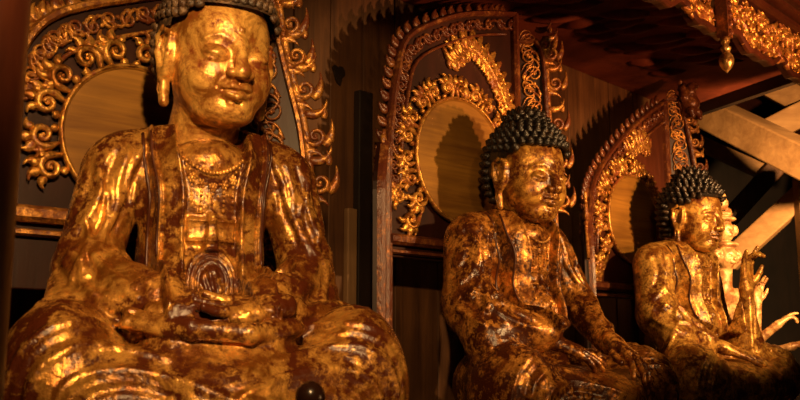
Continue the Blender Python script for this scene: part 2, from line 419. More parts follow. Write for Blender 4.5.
def hair_mesh(mb, broad, r, hgt, step, spike=0.0):
    b = broad
    C = Vector((0, .034, .052)); R = Vector((.152*b, .182, .196))
    C2 = Vector((0, .050, .235)); R2 = Vector((.082, .086, .050))
    # cap
    V = []; Fc = []; nu, nv = 40, 24
    for i in range(nv+1):
        ph = PI*0.80*i/nv
        for k in range(nu):
            a = 2*PI*k/nu
            V.append(C+Vector((R.x*math.sin(ph)*math.cos(a), R.y*math.sin(ph)*math.sin(a), R.z*math.cos(ph))))
    def low(p):       # hairline: high over the brow, down behind the ears
        fr = (C.y-p[1])/R.y
        if fr > -0.02: 
            t = min(max((fr-(-.02))/.80, 0), 1); t = t*t*(3-2*t)
            return .030+.100*t
        return .030-.125*min(1, (-.02-fr)/.35)
    for i in range(nv):
        for k in range(nu):
            fc = (i*nu+k, (i+1)*nu+k, (i+1)*nu+(k+1) % nu, i*nu+(k+1) % nu)
            if all(V[j].z > low(V[j])-.006 for j in fc): Fc.append(fc)
    mb.add(V, Fc); mb.blob(C2, R2, 16, 10)
    pts = []
    z = 1.0; ph = 0.0; row = 0
    while ph < PI*0.80:
        rr = math.sin(ph)*(R.x+R.y)/2; cnt = max(1, int(2*PI*rr/step))
        for k in range(cnt):
            a = 2*PI*(k+0.5*(row % 2))/cnt
            d = Vector((math.sin(ph)*math.cos(a), math.sin(ph)*math.sin(a), math.cos(ph)))
            p = C+Vector((R.x*d.x, R.y*d.y, R.z*d.z))
            if p.z < low(p)+.004: continue
            if abs(p.x) > .10 and -.045 < p.y < .085 and p.z < .098: continue
            e = p-C2
            if (e.x/R2.x)**2+(e.y/R2.y)**2+(e.z/R2.z)**2 < 0.9: continue
            n = Vector((d.x/R.x, d.y/R.y, d.z/R.z)).normalized(); pts.append((p, n))
        ph += step*0.92/((R.z+R.y)/2); row += 1
    ph = 0.0; row = 0
    while ph < PI*0.5:
        rr = math.sin(ph)*R2.x; cnt = max(1, int(2*PI*rr/step))
        for k in range(cnt):
            a = 2*PI*(k+0.5*(row % 2))/cnt
            d = Vector((math.sin(ph)*math.cos(a), math.sin(ph)*math.sin(a), math.cos(ph)))
            pts.append((C2+Vector((R2.x*d.x, R2.y*d.y, R2.z*d.z)), Vector((d.x/R2.x, d.y/R2.y, d.z/R2.z)).normalized()))
        ph += step/0.07; row += 1
    for p, n in pts:
        n2 = (n+Vector((0, 0, .25))).normalized()
        curl_mesh(mb, p, n2, r, hgt)

# ------------------------------------------------------------------ hands
def hand_field(F, o, fx, dz, side, curls, s=1.0, thumb=(0.5, 0.35), spread=0.10):
    """o wrist, fx finger direction, dz back-of-hand direction, side=+1/-1 which side the thumb leaves"""
    x = np.array(fx, float); x /= np.linalg.norm(x)
    z = np.array(dz, float); z -= (z@x)*x; z /= np.linalg.norm(z)
    y = np.cross(z, x)*side; o = np.array(o, float)
    W = lambda a, b, c: o+(x*a+y*b+z*c)*s
    kn = [(.100, .033, .0), (.106, .011, .004), (.102, -.012, .002), (.092, -.033, -.003)]
    for i, k in enumerate(kn):
        F.cap(W(0, k[1]*.55, 0), W(*k), .021*s, .0155*s, .016*s)
    F.cap(W(-.03, 0, 0), W(.02, 0, 0), .027*s, .026*s, .02*s)
    Ls = [(.048, .032, .026), (.054, .036, .027), (.050, .033, .026), (.040, .026, .023)]
    for i, (k, L, c) in enumerate(zip(kn, Ls, curls)):
        a = -c*0.6; p = W(*k); sp = (1.5-i)*spread; rr = [.0135, .0125, .011, .0092]
        q = [p]
        for j, l in enumerate(L):
            d = x*math.cos(a)*math.cos(sp)+y*math.sin(sp)*math.cos(a)+z*math.sin(a)
            p = p+d*l*s; q.append(p); a -= c
        for j in range(3): F.cap(q[j], q[j+1], rr[j]*s, rr[j+1]*s, .0035)
    t0, t1 = thumb                                     # spread angle, fold toward palm
    p = W(.018, .022, -.004); q = [p]; a = t0
    for l, f in ((.046, 0), (.036, -.25), (.030, -.2)):
        a += f; d = x*math.cos(a)+y*math.sin(a)*math.cos(t1)-z*math.sin(a)*math.sin(t1); d /= np.linalg.norm(d)
        p = p+d*l*s; q.append(p)
    for j in range(3): F.cap(q[j], q[j+1], [.019, .0145, .0125, .010][j]*s, [.019, .0145, .0125, .010][j+1]*s, .008*s)

# ------------------------------------------------------------------ robed seated body
def robe_field(pose):
    F = Field(); P = pose
    F.ell((0, .08, .46), (.205, .155, .30), .03)
    F.ell((0, .045, .62), (.200, .135, .15), .04)
    F.ell((0, .02, .37), (.165, .155, .15), .05)
    F.cap((-.23, .09, .70), (.23, .09, .70), .088, .088, .04)
    F.ell((0, -.005, .705), (.135, .100, .080), .03)
    for s in (-1, 1): F.cap((s*.02, .07, .790), (s*.24, .085, .715), .058, .080, .045)
    for s in (-1, 1):                                   # legs
        z = P.get('legdz', 0); q = P.get('legr', 1); lx = P.get('legx', 0)
        F.cap((s*.14, .06, .17+z), (s*.41+lx, -.17, .19+z), .15*q, .150*q, .05)
        F.ell((s*.415+lx, -.20, .185+z), (.155, .175, .165*q), .05)
        F.cap((s*.40+lx, -.24, .15+z), (-s*.06+lx, -.36, .12+z), .135*q, .095*q, .05)
    F.ell((0, -.20, .12+z), (.34, .19, .15), .05)
    F.cap((-.14, .11, .10), (.14, .11, .10), .14, .14, .05)
    for s in (-1, 1):                                   # sleeves
        A0, A1, A2, r0, r1, r2 = P['armL' if s > 0 else 'armR']
        F.cap(A0, A1, r0, r1, .035); F.cap(A1, A2, r1, r2, .03)
    for a, b, ra, rb, k in P.get('extra', []): F.cap(a, b, ra, rb, k)
    for s in (-1, 1):                                   # hollow between lapel and sleeve
        if P.get('hollow', True): F.chain([(s*.232, -.075, .640), (s*.226, -.075, .54), (s*.212, -.10, .42)], [.016, .042, .046], .012, 's')
    return F

def torso_relief(F, xi0=.082, xi1=.108, wl=.082, depth=.026, cx=0.0):
    """lapels hanging straight down both sides of a sunken chest panel"""
    def fn(Q):
        x = np.abs(Q[:, 0]-cx-.0); z = Q[:, 2]; y = Q[:, 1]
        xi = xi0+(xi1-xi0)*sst(.60, .76, z)
        front = sst(.06, -.01, y)
        zz = sst(.30, .34, z)*(1-sst(.80, .84, z))
        lap = sst(xi-.004, xi+.004, x)*(1-sst(xi+wl-.006, xi+wl+.004, x))
        rim = np.exp(-((x-xi-.010)/.006)**2)*.007+np.exp(-((x-xi-wl+.010)/.005)**2)*.006
        gro = np.exp(-((x-xi-wl+.020)/.004)**2)*.005
        v = lap*depth+rim-gro*lap-(1-sst(xi-.010, xi, x))*.006
        # under-garment: horizontal sash, hanging sash end, arched skirt with concentric hems
        inn = 1-sst(xi-.012, xi-.004, x)
        xx = Q[:, 0]-cx
        v2 = .010*sst(.500, .506, z)*(1-sst(.556, .562, z))*1.0
        v2 += .008*np.exp(-((z-.503)/.006)**2)+.008*np.exp(-((z-.558)/.006)**2)
        wdt = .012+.010*sst(.56, .48, z)
        v2 += .017*(1-sst(wdt-.003, wdt+.004, np.abs(xx)))*sst(.475, .485, z)*(1-sst(.57, .58, z))
        rr = np.sqrt((xx/.074)**2+(np.minimum(z-.40, 0)*0+np.maximum(z-.40, 0)/.082)**2)
        low = 1-sst(.488, .494, z)
        for q, hh in ((1.0, .009), (.84, .008), (.66, .007)): v2 += low*hh*np.exp(-((rr-q)/.055)**2)
        v2 += low*.012*np.exp(-(np.sqrt(xx**2+((z-.425))**2)/.022)**2)
        v2 += low*.006*np.abs(np.sin(xx*150+z*60))*(rr < .5)
        return front*zz*(v+inn*v2)
    F.disp(fn, (-.25, -.35, .28), (.25, .08, .86))

def necklace(F, name, parent, mat, big=1.0, rows=2):
    mb = MB()
    def bead(x, z, r):
        p = F.hit((x, -.6, z), (0, 1, 0)); mb.blob((p[0], p[1]-.002, p[2]), (r, r*.9, r), 8, 6)
    for (z0, dz, hw, r, n) in ((.715, .040, .092, .0058, 19), (.695, .050, .082, .0042, 17))[:rows]:
        for k in range(n):
            t = -1+2*k/(n-1); bead(hw*t, z0-dz*(1-t*t)+.0, r*big)
    for (x, z) in ((0, .640), (-.035, .648), (.035, .648), (-.064, .662), (.064, .662)):
        for q in range(6):
            a = q*PI/3; bead(x+.0085*math.cos(a), z+.0085*math.sin(a), .0045*big)
        bead(x, z, .007*big)
        n = 5 if x == 0 else 3+int(abs(x) < .05)
        for q in range(n): bead(x, z-.018-.0115*q, .0045*big)
        bead(x, z-.020-.0115*n, .0075*big)
    for k in range(9):
        t = -1+2*k/8; bead(.064*t, .628-.022*(1-t*t)*math.cos(t*PI)**2, .0038*big)
    return mb.build(name, mat, parent)

FR = (0, 1, 0)
def leg_folds(F0, z, lx=0):
    class G_:
        def fold(self, pts, h, w, d): F0.fold([(p[0]+lx, p[1], p[2]+z) for p in pts], h, w, d)
    F = G_()
    for s in (-1, 1):
        for q, hh in ((0, .010), (.030, -.008), (.052, .008)):
            F.fold([(s*(.515-q), -.5, .03), (s*(.545-q), -.5, .13), (s*(.525-q), -.5, .23-q*.4), (s*(.46-q*.6), -.5, .295-q), (s*.36, -.5, .318-q), (s*.24, -.5, .305-q), (s*.14, -.5, .285-q)], hh, .0085, FR)
        F.fold([(s*.44, -.5, .10), (s*.40, -.5, .185), (s*.28, -.5, .215), (s*.12, -.5, .19), (-s*.02, -.5, .14)], .009, .010, FR)
        F.fold([(s*.41, -.5, .08), (s*.36, -.5, .155), (s*.26, -.5, .180), (s*.12, -.5, .155)], -.007, .010, FR)
        F.fold([(s*.18, -.24, .5), (s*.28, -.20, .5), (s*.40, -.14, .5), (s*.52, -.12, .5)], .008, .011, (0, 0, -1))
        F.fold([(s*.20, -.30, .5), (s*.32, -.28, .5), (s*.45, -.22, .5), (s*.55, -.18, .5)], -.007, .010, (0, 0, -1))

def arm_folds(F, s, A0, A1, A2, w=.010, h=.011):
    out = (-s*1.0, .55, -.05)
    f = lambda pts, hh=h, ww=w, d=out: F.fold(pts, hh, ww, d)
    ex = s*.36
    f([(ex, -.02, .70), (ex, -.05, .62), (ex, -.03, .54), (ex, .04, .48)])
    f([(ex, .02, .72), (ex, -.01, .64), (ex, .01, .57), (ex, .07, .52)], -h*.8)
    f([(ex, -.05, .66), (ex, -.07, .58), (ex, -.07, .50), (ex, -.02, .43)], h*.9)
    f([(ex, -.03, .47), (ex, -.09, .44), (ex, -.13, .40)], h)
    f([(ex, .02, .44), (ex, -.06, .40), (ex, -.14, .36)], -h)
    f([(ex, .04, .40), (ex, -.04, .355), (ex, -.12, .33)], h)
    F.fold([(s*.30, -.3, .52), (s*.33, -.3, .46), (s*.30, -.3, .40), (s*.22, -.3, .35)], h, w, FR)
    F.fold([(s*.36, -.3, .47), (s*.37, -.3, .40), (s*.31, -.3, .345), (s*.22, -.3, .315)], h, w, FR)
    F.fold([(s*.20, -.3, .755), (s*.235, -.3, .69), (s*.265, -.3, .60), (s*.315, -.3, .52), (s*.345, -.3, .47), (s*.31, -.3, .43), (s*.25, -.3, .38)], .014, .009, FR)
    F.fold([(s*.185, -.3, .75), (s*.215, -.3, .69), (s*.245, -.3, .60), (s*.29, -.3, .51)], -.010, .008, FR)
    F.fold([(s*.37, -.5, .56), (s*.35, -.5, .50), (s*.38, -.5, .44), (s*.40, -.5, .38)], .012, .009, FR)
    F.fold([(s*.24, -.3, .74), (s*.27, -.3, .66), (s*.275, -.3, .58), (s*.30, -.3, .52)], h*.9, w, FR)
    F.fold([(s*.28, -.3, .73), (s*.31, -.3, .65), (s*.315, -.3, .57), (s*.345, -.3, .50)], -h*.8, w, FR)
    F.fold([(s*.21, -.3, .73), (s*.225, -.3, .66), (s*.225, -.3, .58)], h*.8, w*.8, FR)

def statue(key, label, loc, yaw, pose, hs, mats, head):
    t = thing('buddha_statue', label, 'statue', loc, yaw)
    F = robe_field(pose)
    base_arm = pose
    leg_folds(F, pose.get('legdz', 0), pose.get('legx', 0))
    arm_folds(F, -1, *pose['armR'][:3])
    if pose.get('foldL', True): arm_folds(F, 1, *pose['armL'][:3])
    for pts, h_, w_, d_ in pose.get('folds', []): F.fold(pts, h_, w_, d_)
    torso_relief(F, depth=pose.get('relief', .026))
    F._add('s', lambda Q: Q[:, 2]+.078, (-1, -1, -1), (1, 1, .05), .01)
    bs = np.array([pose.get('bx', 1), pose.get('by', 1), 1.0])
    V, Q = surface(F, (-.62, -.56, -.10), (.62, .32, .89), hs[0]); mesh_obj('robe', V*bs, Q, mats['robe'], t)
    nk = necklace(F, 'necklace', t, mats['face']); nk.data.transform(Matrix.Diagonal((bs[0], bs[1], 1, 1)))
    mb = MB()
    for s_ in (-1, 1):
        for off, w_ in ((.076, .0035), (.096, .0045)):
            P = []
            for k in range(26):
                z = .785-.40*k/25; tt = min(1, max(0, (z-.60)/.16)); xi = .082+.026*tt*tt*(3-2*tt)
                p = F.hit((s_*(xi+off), -.6, z), (0, 1, 0)); P.append((p[0]*bs[0], (p[1]+.001)*bs[1], z))
            P = [p for i, p in enumerate(P) if i == 0 or abs(p[1]-P[i-1][1]) < .05]
            for i in range(1, len(P)):
                if abs(P[i][1]-P[i-1][1]) > .022: P = P[:i]; break
            if len(P) < 4: continue
            mb = MB(); mb.ribbon(P, [w_]*len(P), [.005]*len(P), (0, -1, 0), 6); mb.build('robe_piping', M['lacquer'], t)
    # collar: standing edge of the robe behind the neck
    mb = MB()
    hx, hy, hz = head['loc']
    for k, dz in ((1.0, 0), (1.10, -.014)):
        pts = []
        for a in range(-118, 119, 8):
            r = rad(a); pts.append((.118*k*math.sin(r)+hx*.4, .055*bs[1]+.100*k*math.cos(r), .775+.035*math.cos(r)+dz-(.02 if abs(a) > 100 else 0)))
        mb.ribbon(pts, [.012]*len(pts), [.010]*len(pts), (0, 0, 1))
    mb.build('collar', mats['robe'], t)
    # head
    HF = head_field(head.get('broad', 1.0))
    Vh, Qh = surface(HF, (-.19, -.20, -.33), (.19, .20, .235), hs[1])
    Rm = rotz(head['yaw']) @ rotx(head['pitch']) @ roty(head.get('roll', 0)); S = head.get('s', 1.0)
    # keep the neck under the head: below the chin the turn eases out
    Vw = (Vh*S) @ Rm.T+np.array(head['loc'])
    o = mesh_obj('head', Vw, Qh, mats['face'], t)
    hm = MB(); hair_mesh(hm, head.get('broad', 1.0), head['cr'], head['ch'], head['cs'])
    Hv = (np.array([tuple(v) for v in hm.v])*S) @ Rm.T+np.array(head['loc'])
    mesh_obj('hair', [tuple(v) for v in Hv], hm.f, mats['hair'], t)
    for hd in pose['hands']:
        HFd = Field(); hand_field(HFd, *hd['args'], **hd.get('kw', {}))
        for a, b, ra, rb, k in hd.get('arm', []): HFd.cap(a, b, ra, rb, k)
        lo = np.min([op[2] for op in HFd.ops], 0)-.02; hi = np.max([op[3] for op in HFd.ops], 0)+.02
        V, Q = surface(HFd, lo, hi, hs[2]); mesh_obj('hand', V*bs, Q, mats['hand'], t)
    return t

# statue poses -------------------------------------------------
pose1 = dict(bx=.81, by=.88, legdz=-.015, legr=1.06,
    armR=((-.285, .08, .680), (-.350, .03, .43), (-.17, -.20, .350), .098, .095, .060),
    armL=((.285, .08, .680), (.340, .03, .43), (.15, -.21, .335), .096, .086, .056),
    extra=[((-.33, .0, .38), (-.38, -.06, .30), .11, .10, .04), ((.33, .0, .36), (.35, -.08, .29), .09, .09, .04),
           ((-.30, -.12, .33), (-.12, -.26, .30), .07, .045, .03), ((.27, -.14, .31), (.12, -.27, .29), .06, .04, .03), ((-.12, -.27, .22), (.12, -.27, .22), .085, .085, .05),
           ((-.25, -.17, .345), (-.09, -.145, .362), .026, .022, .015), ((-.09, -.145, .362), (.08, -.15, .352), .022, .022, .015), ((.08, -.15, .352), (.23, -.19, .33), .022, .026, .015),
           ((-.24, -.27, .305), (-.10, -.365, .285), .026, .022, .015), ((-.10, -.365, .285), (.06, -.375, .275), .022, .021, .015), ((.06, -.375, .275), (.21, -.29, .29), .021, .026, .015)],
    folds=[([(.16, -.5, .43), (.24, -.5, .405), (.33, -.5, .40)], .012, .009, FR), ([(.15, -.5, .40), (.24, -.5, .375), (.34, -.5, .365)], -.009, .010, FR)],
    hands=[dict(args=((-.155, -.255, .318), (1, -.10, -.03), (0, .25, -1), 1, (.12, .12, .12, .14)), kw=dict(s=1.10, thumb=(.45, -.5))),
           dict(args=((.155, -.275, .338), (-1, -.06, -.04), (0, .3, -1), -1, (.12, .12, .12, .14)), kw=dict(s=1.10, thumb=(.45, -.5)))])
pose2 = dict(bx=.87, by=1.04, legx=.075, relief=.034, legdz=-.085,
    armR=((-.280, .08, .680), (-.345, .02, .42), (-.17, -.20, .285), .100, .105, .060),
    armL=((.280, .08, .680), (.345, .0, .45), (.235, -.25, .265), .095, .080, .048),
    extra=[((-.33, -.02, .38), (-.36, -.10, .28), .11, .10, .04), ((-.30, -.12, .33), (-.14, -.24, .30), .08, .05, .03)],
    folds=[([(-.20, -.5, .40), (-.30, -.5, .46), (-.36, -.5, .44)], .010, .010, FR)],
    hands=[dict(args=((-.13, -.235, .275), (.80, -.55, -.34), (.15, -.45, .9), 1, (.10, .14, .20, .28)), kw=dict(s=1.12, thumb=(.5, .5))),
           dict(args=((.225, -.275, .275), (-.12, -.80, -.45), (.1, -.3, 1), -1, (.32, .30, .30, .32)), kw=dict(s=1.12, thumb=(.6, .6), spread=.16))])
pose3 = dict(relief=.034, bx=.93, by=.97, legdz=-.075,
    armR=((-.280, .08, .680), (-.345, .02, .42), (-.19, -.18, .27), .100, .105, .062),
    armL=((.275, .08, .680), (.305, .03, .36), (.265, -.17, .26), .095, .085, .085),
    extra=[((-.33, -.02, .38), (-.36, -.10, .28), .11, .10, .04), ((.255, -.17, .28), (.235, -.20, .51), .078, .040, .03), ((.265, -.16, .28), (.27, -.20, .18), .07, .07, .03)],
    foldL=False,
    folds=[([(.235, -.6, .50), (.24, -.6, .42), (.225, -.6, .30)], .009, .009, FR), ([(.275, -.6, .50), (.29, -.6, .42), (.295, -.6, .28)], .009, .009, FR),
           ([(.26, -.3, .72), (.29, -.3, .62), (.29, -.3, .52)], .009, .010, FR), ([(.30, -.3, .70), (.33, -.3, .60), (.33, -.3, .50)], -.008, .010, FR)],
    hands=[dict(args=((-.15, -.235, .255), (.72, -.60, -.30), (.1, -.45, .9), 1, (.05, .06, .08, .12)), kw=dict(s=1.15, thumb=(.35, .3), spread=.05)),
           dict(args=((.225, -.205, .56), (.0, -.10, 1), (.05, 1, .1), 1, (.15, .75, .65, .18)), kw=dict(s=1.15, thumb=(.75, .7), spread=.14),
                arm=[((.235, -.20, .47), (.225, -.205, .565), .036, .029, .02)])])

mats1 = dict(robe=M['gold_robe'], face=M['gold_face'], hair=M['hair_grey'], hand=M['gold_robe'])
mats2 = dict(robe=M['gold_dark'], face=M['gold_face_dark'], hair=M['hair'], hand=M['gold_dark'])
mats3 = dict(robe=M['gold_speck'], face=M['gold_speck'], hair=M['hair'], hand=M['gold_speck'])
BZ = 1.36
STAT = [(-0.495, 2.28, rad(22)), (0.515, 3.74, rad(38)), (1.565, 4.84, rad(42))]
#MORE
# ------------------------------------------------------------------ setting: wall, floor, soffit
WA = rad(46); WL = Vector((math.cos(WA), math.sin(WA), 0)); WN = Vector((math.sin(WA), -math.cos(WA), 0))
def WP(s, off, z): return Vector((.5, 3.63, 0))+WL*s+WN*off+Vector((0, 0, z))   # along the row, out from it, height
def struct(name, mb, mat, smooth=False):
    o = mb.build(name, mat, None, smooth); o['kind'] = 'structure'; return o
mb = MB(); mb.box((0, 4, -.05), (14, 14, .1)); struct('floor', mb, M['floor'])
RW = Matrix.Rotation(WA, 3, 'Z')
# plank wall behind the row
WOFF = -.78
mb = MB(); ss = -3.3; rnd = random.Random(3)
while ss < 2.75:
    wd = rnd.choice((.21, .26, .30, .24)); wd = min(wd, 2.8-ss)
    if not (ss < -.33 < ss+wd): pass
    mb.box(WP(ss+wd/2, WOFF-rnd.uniform(0, .012), 1.69), (wd-.005, .04, 3.38), RW); ss += wd
bevel(struct('wall_back', mb, M['plank']), .004)
def boxthing(name, label, cat, c, size, mat, R=RW, bv=.006, group=None):
    b = MB(); b.box(c, size, R); o = b.build(name, mat, None, False); bevel(o, bv); return tag(o, label, cat, group)
# altar the three statues sit on
t = thing('altar_platform', 'long dark red altar platform under the three seated statues', 'altar', WP(-.3, .05, 0), WA)
mb = MB(); mb.box((.1, .09, 1.244), (5.2, 1.36, .07)); bevel(mb.build('altar_top', M['lacquer_dark'], t, False), .01)
mb = MB(); mb.box((.1, .10, .6045), (5.1, 1.28, 1.209)); bevel(mb.build('altar_body', M['lacquer_dark'], t, False), .01)

# ------------------------------------------------------------------ carving vocabulary (local x,z plane, front -y)
def spiral(mb, cx, cz, r0, a0, turns, dr, w, hgt, y, tail=0.0, W=lambda x, z, y: (x, y, z), nrm=(0, -1, 0)):
    n = max(10, int(turns*13)); P = []; ws = []; hs = []
    if tail:
        ta = a0-dr*PI/2
        for k in (3, 2, 1):
            P.append(W(cx+r0*math.cos(a0)+tail*k/3*math.cos(ta)+.15*tail*(k/3)**2*math.cos(a0), cz+r0*math.sin(a0)+tail*k/3*math.sin(ta)+.15*tail*(k/3)**2*math.sin(a0), y))
            ws.append(w*(.35+.2*(3-k))); hs.append(hgt*(.5+.15*(3-k)))
    for i in range(n+1):
        t = i/n; a = a0+dr*turns*2*PI*t; r = r0*(1-.80*t**.85)
        P.append(W(cx+r*math.cos(a), cz+r*math.sin(a), y)); ws.append(w*(1-.55*t)); hs.append(hgt*(1-.3*t))
    mb.ribbon(P, ws, hs, nrm, 6)
    c = W(cx, cz, y-.002); mb.blob(c, (r0*.20,)*3, 6, 4)
def hook(mb, x, z, ang, L, w, hgt, y, bend=1.4, W=lambda x, z, y: (x, y, z), nrm=(0, -1, 0)):
    P = []; ws = []; hs = []; a = ang; px, pz = x, z
    for i in range(9):
        t = i/8; P.append(W(px, pz, y)); ws.append(w*(1-t)**.6*(.7+.6*math.sin(PI*min(1, t*1.4)))+.0012); hs.append(hgt*(1-.5*t))
        px += L/8*math.cos(a); pz += L/8*math.sin(a); a += bend/8
    mb.ribbon(P, ws, hs, nrm, 6)
def cloud(mb, x, z, r, ang, flip, hgt, y, W=lambda x, z, y: (x, y, z), nrm=(0, -1, 0), fat=1.0):
    """cloud scroll: one curl, lobed back, two small hooks; ang = outward direction"""
    spiral(mb, x, z, r, ang+flip*PI*.55, 1.35, -flip, r*.30*fat, hgt, y, r*1.2, W, nrm)
    for k, (q, L, wq) in enumerate(((.95, 1.15, .34), (.30, 1.35, .40), (-.35, 1.25, .36), (-1.05, 1.0, .30))):
        a = ang+flip*q
        hook(mb, x+r*.95*math.cos(a), z+r*.95*math.sin(a), a+flip*.75, r*L, r*wq*fat, hgt*.8, y+.002, -flip*2.3, W, nrm)
    a = ang+PI
    hook(mb, x+r*1.0*math.cos(a+.5*flip), z+r*1.0*math.sin(a+.5*flip), a-flip*.9, r*1.1, r*.30*fat, hgt*.7, y+.004, flip*2.2, W, nrm)
def rail(mb, pts, w, hgt, y, W=lambda x, z, y: (x, y, z)):
    """moulding of square section following pts"""
    V = []; F = []; n = len(pts)
    for i, (x, z) in enumerate(pts):
        p = Vector((pts[max(i-1, 0)][0], pts[max(i-1, 0)][1])); q = Vector((pts[min(i+1, n-1)][0], pts[min(i+1, n-1)][1]))
        t = (q-p).normalized(); s = Vector((-t.y, t.x))
        for sx, yy in ((-1, y), (-1, y-hgt*.6), (-.5, y-hgt), (.5, y-hgt), (1, y-hgt*.6), (1, y)):
            V.append(W(x+s.x*w/2*sx, z+s.y*w/2*sx, yy))
    for i in range(n-1):
        for k in range(6): F.append((i*6+k, i*6+(k+1) % 6, (i+1)*6+(k+1) % 6, (i+1)*6+k))
    F.append((0, 1, 2, 3, 4, 5)); F.append(tuple(range((n-1)*6+5, (n-1)*6-1, -1)))
    mb.add(V, F)
def resample(pts, step):
    P = [Vector(p) for p in pts]; out = []; 
    for i in range(len(P)-1):
        L = (P[i+1]-P[i]).length; n = max(1, round(L/step))
        for k in range(n): out.append(P[i].lerp(P[i+1], k/n))
    out.append(P[-1]); return [(p.x, p.y) for p in out]
def smoothline(pts, sub=6):
    P = [Vector(p) for p in pts]; out = []
    for i in range(len(P)-1):
        p0 = P[max(i-1, 0)]; p1 = P[i]; p2 = P[i+1]; p3 = P[min(i+2, len(P)-1)]
        for j in range(sub):
            t = j/sub; out.append(0.5*((2*p1)+(-p0+p2)*t+(2*p0-5*p1+4*p2-p3)*t*t+(-p0+3*p1-3*p2+p3)*t**3))
    out.append(P[-1]); return [(p.x, p.y) for p in out]
def inside(poly, x, z):
    c = False; n = len(poly)
    for i in range(n):
        x1, z1 = poly[i]; x2, z2 = poly[(i+1) % n]
        if (z1 > z) != (z2 > z) and x < (x2-x1)*(z-z1)/(z2-z1)+x1: c = not c
    return c
def vine(mb, pts, step, r, hgt, y, W=lambda x, z, y: (x, y, z), nrm=(0, -1, 0), fat=.8, leaves=True):
    Q = resample(pts, step); flip = 1; stem = []; 
    for i in range(len(Q)-1):
        t = Vector((Q[i+1][0]-Q[i][0], Q[i+1][1]-Q[i][1])).normalized(); s = Vector((-t.y, t.x))
        ang = math.atan2(s.y*flip, s.x*flip)
        c = Vector(Q[i])+s*r*.25*flip
        spiral(mb, c.x, c.y, r, ang+flip*PI*.9, 1.5, -flip, r*.17*fat, hgt, y, r*.9, W, nrm)
        if leaves:
            hook(mb, c.x-s.x*r*.9*flip, c.y-s.y*r*.9*flip, math.atan2(t.y, t.x)-flip*.9, r*.9, r*.22*fat, hgt, y, flip*1.6, W, nrm)
            hook(mb, c.x+t.x*r, c.y+t.y*r, math.atan2(t.y, t.x)+flip*.4, r*.7, r*.2*fat, hgt, y, -flip*1.8, W, nrm)
        n = 4
        for k in range(n):
            u = (i+k/n); ph = math.sin(u*PI); p = Vector(Q[i])+(Vector(Q[i+1])-Vector(Q[i]))*(k/n)
            p = p-s*(ph*r*.9)
            stem.append(W(p.x, p.y, y))
        flip = -flip
    if len(stem) > 2: mb.ribbon(stem, [r*.13*fat+.002]*len(stem), [hgt*.8]*len(stem), nrm, 6)

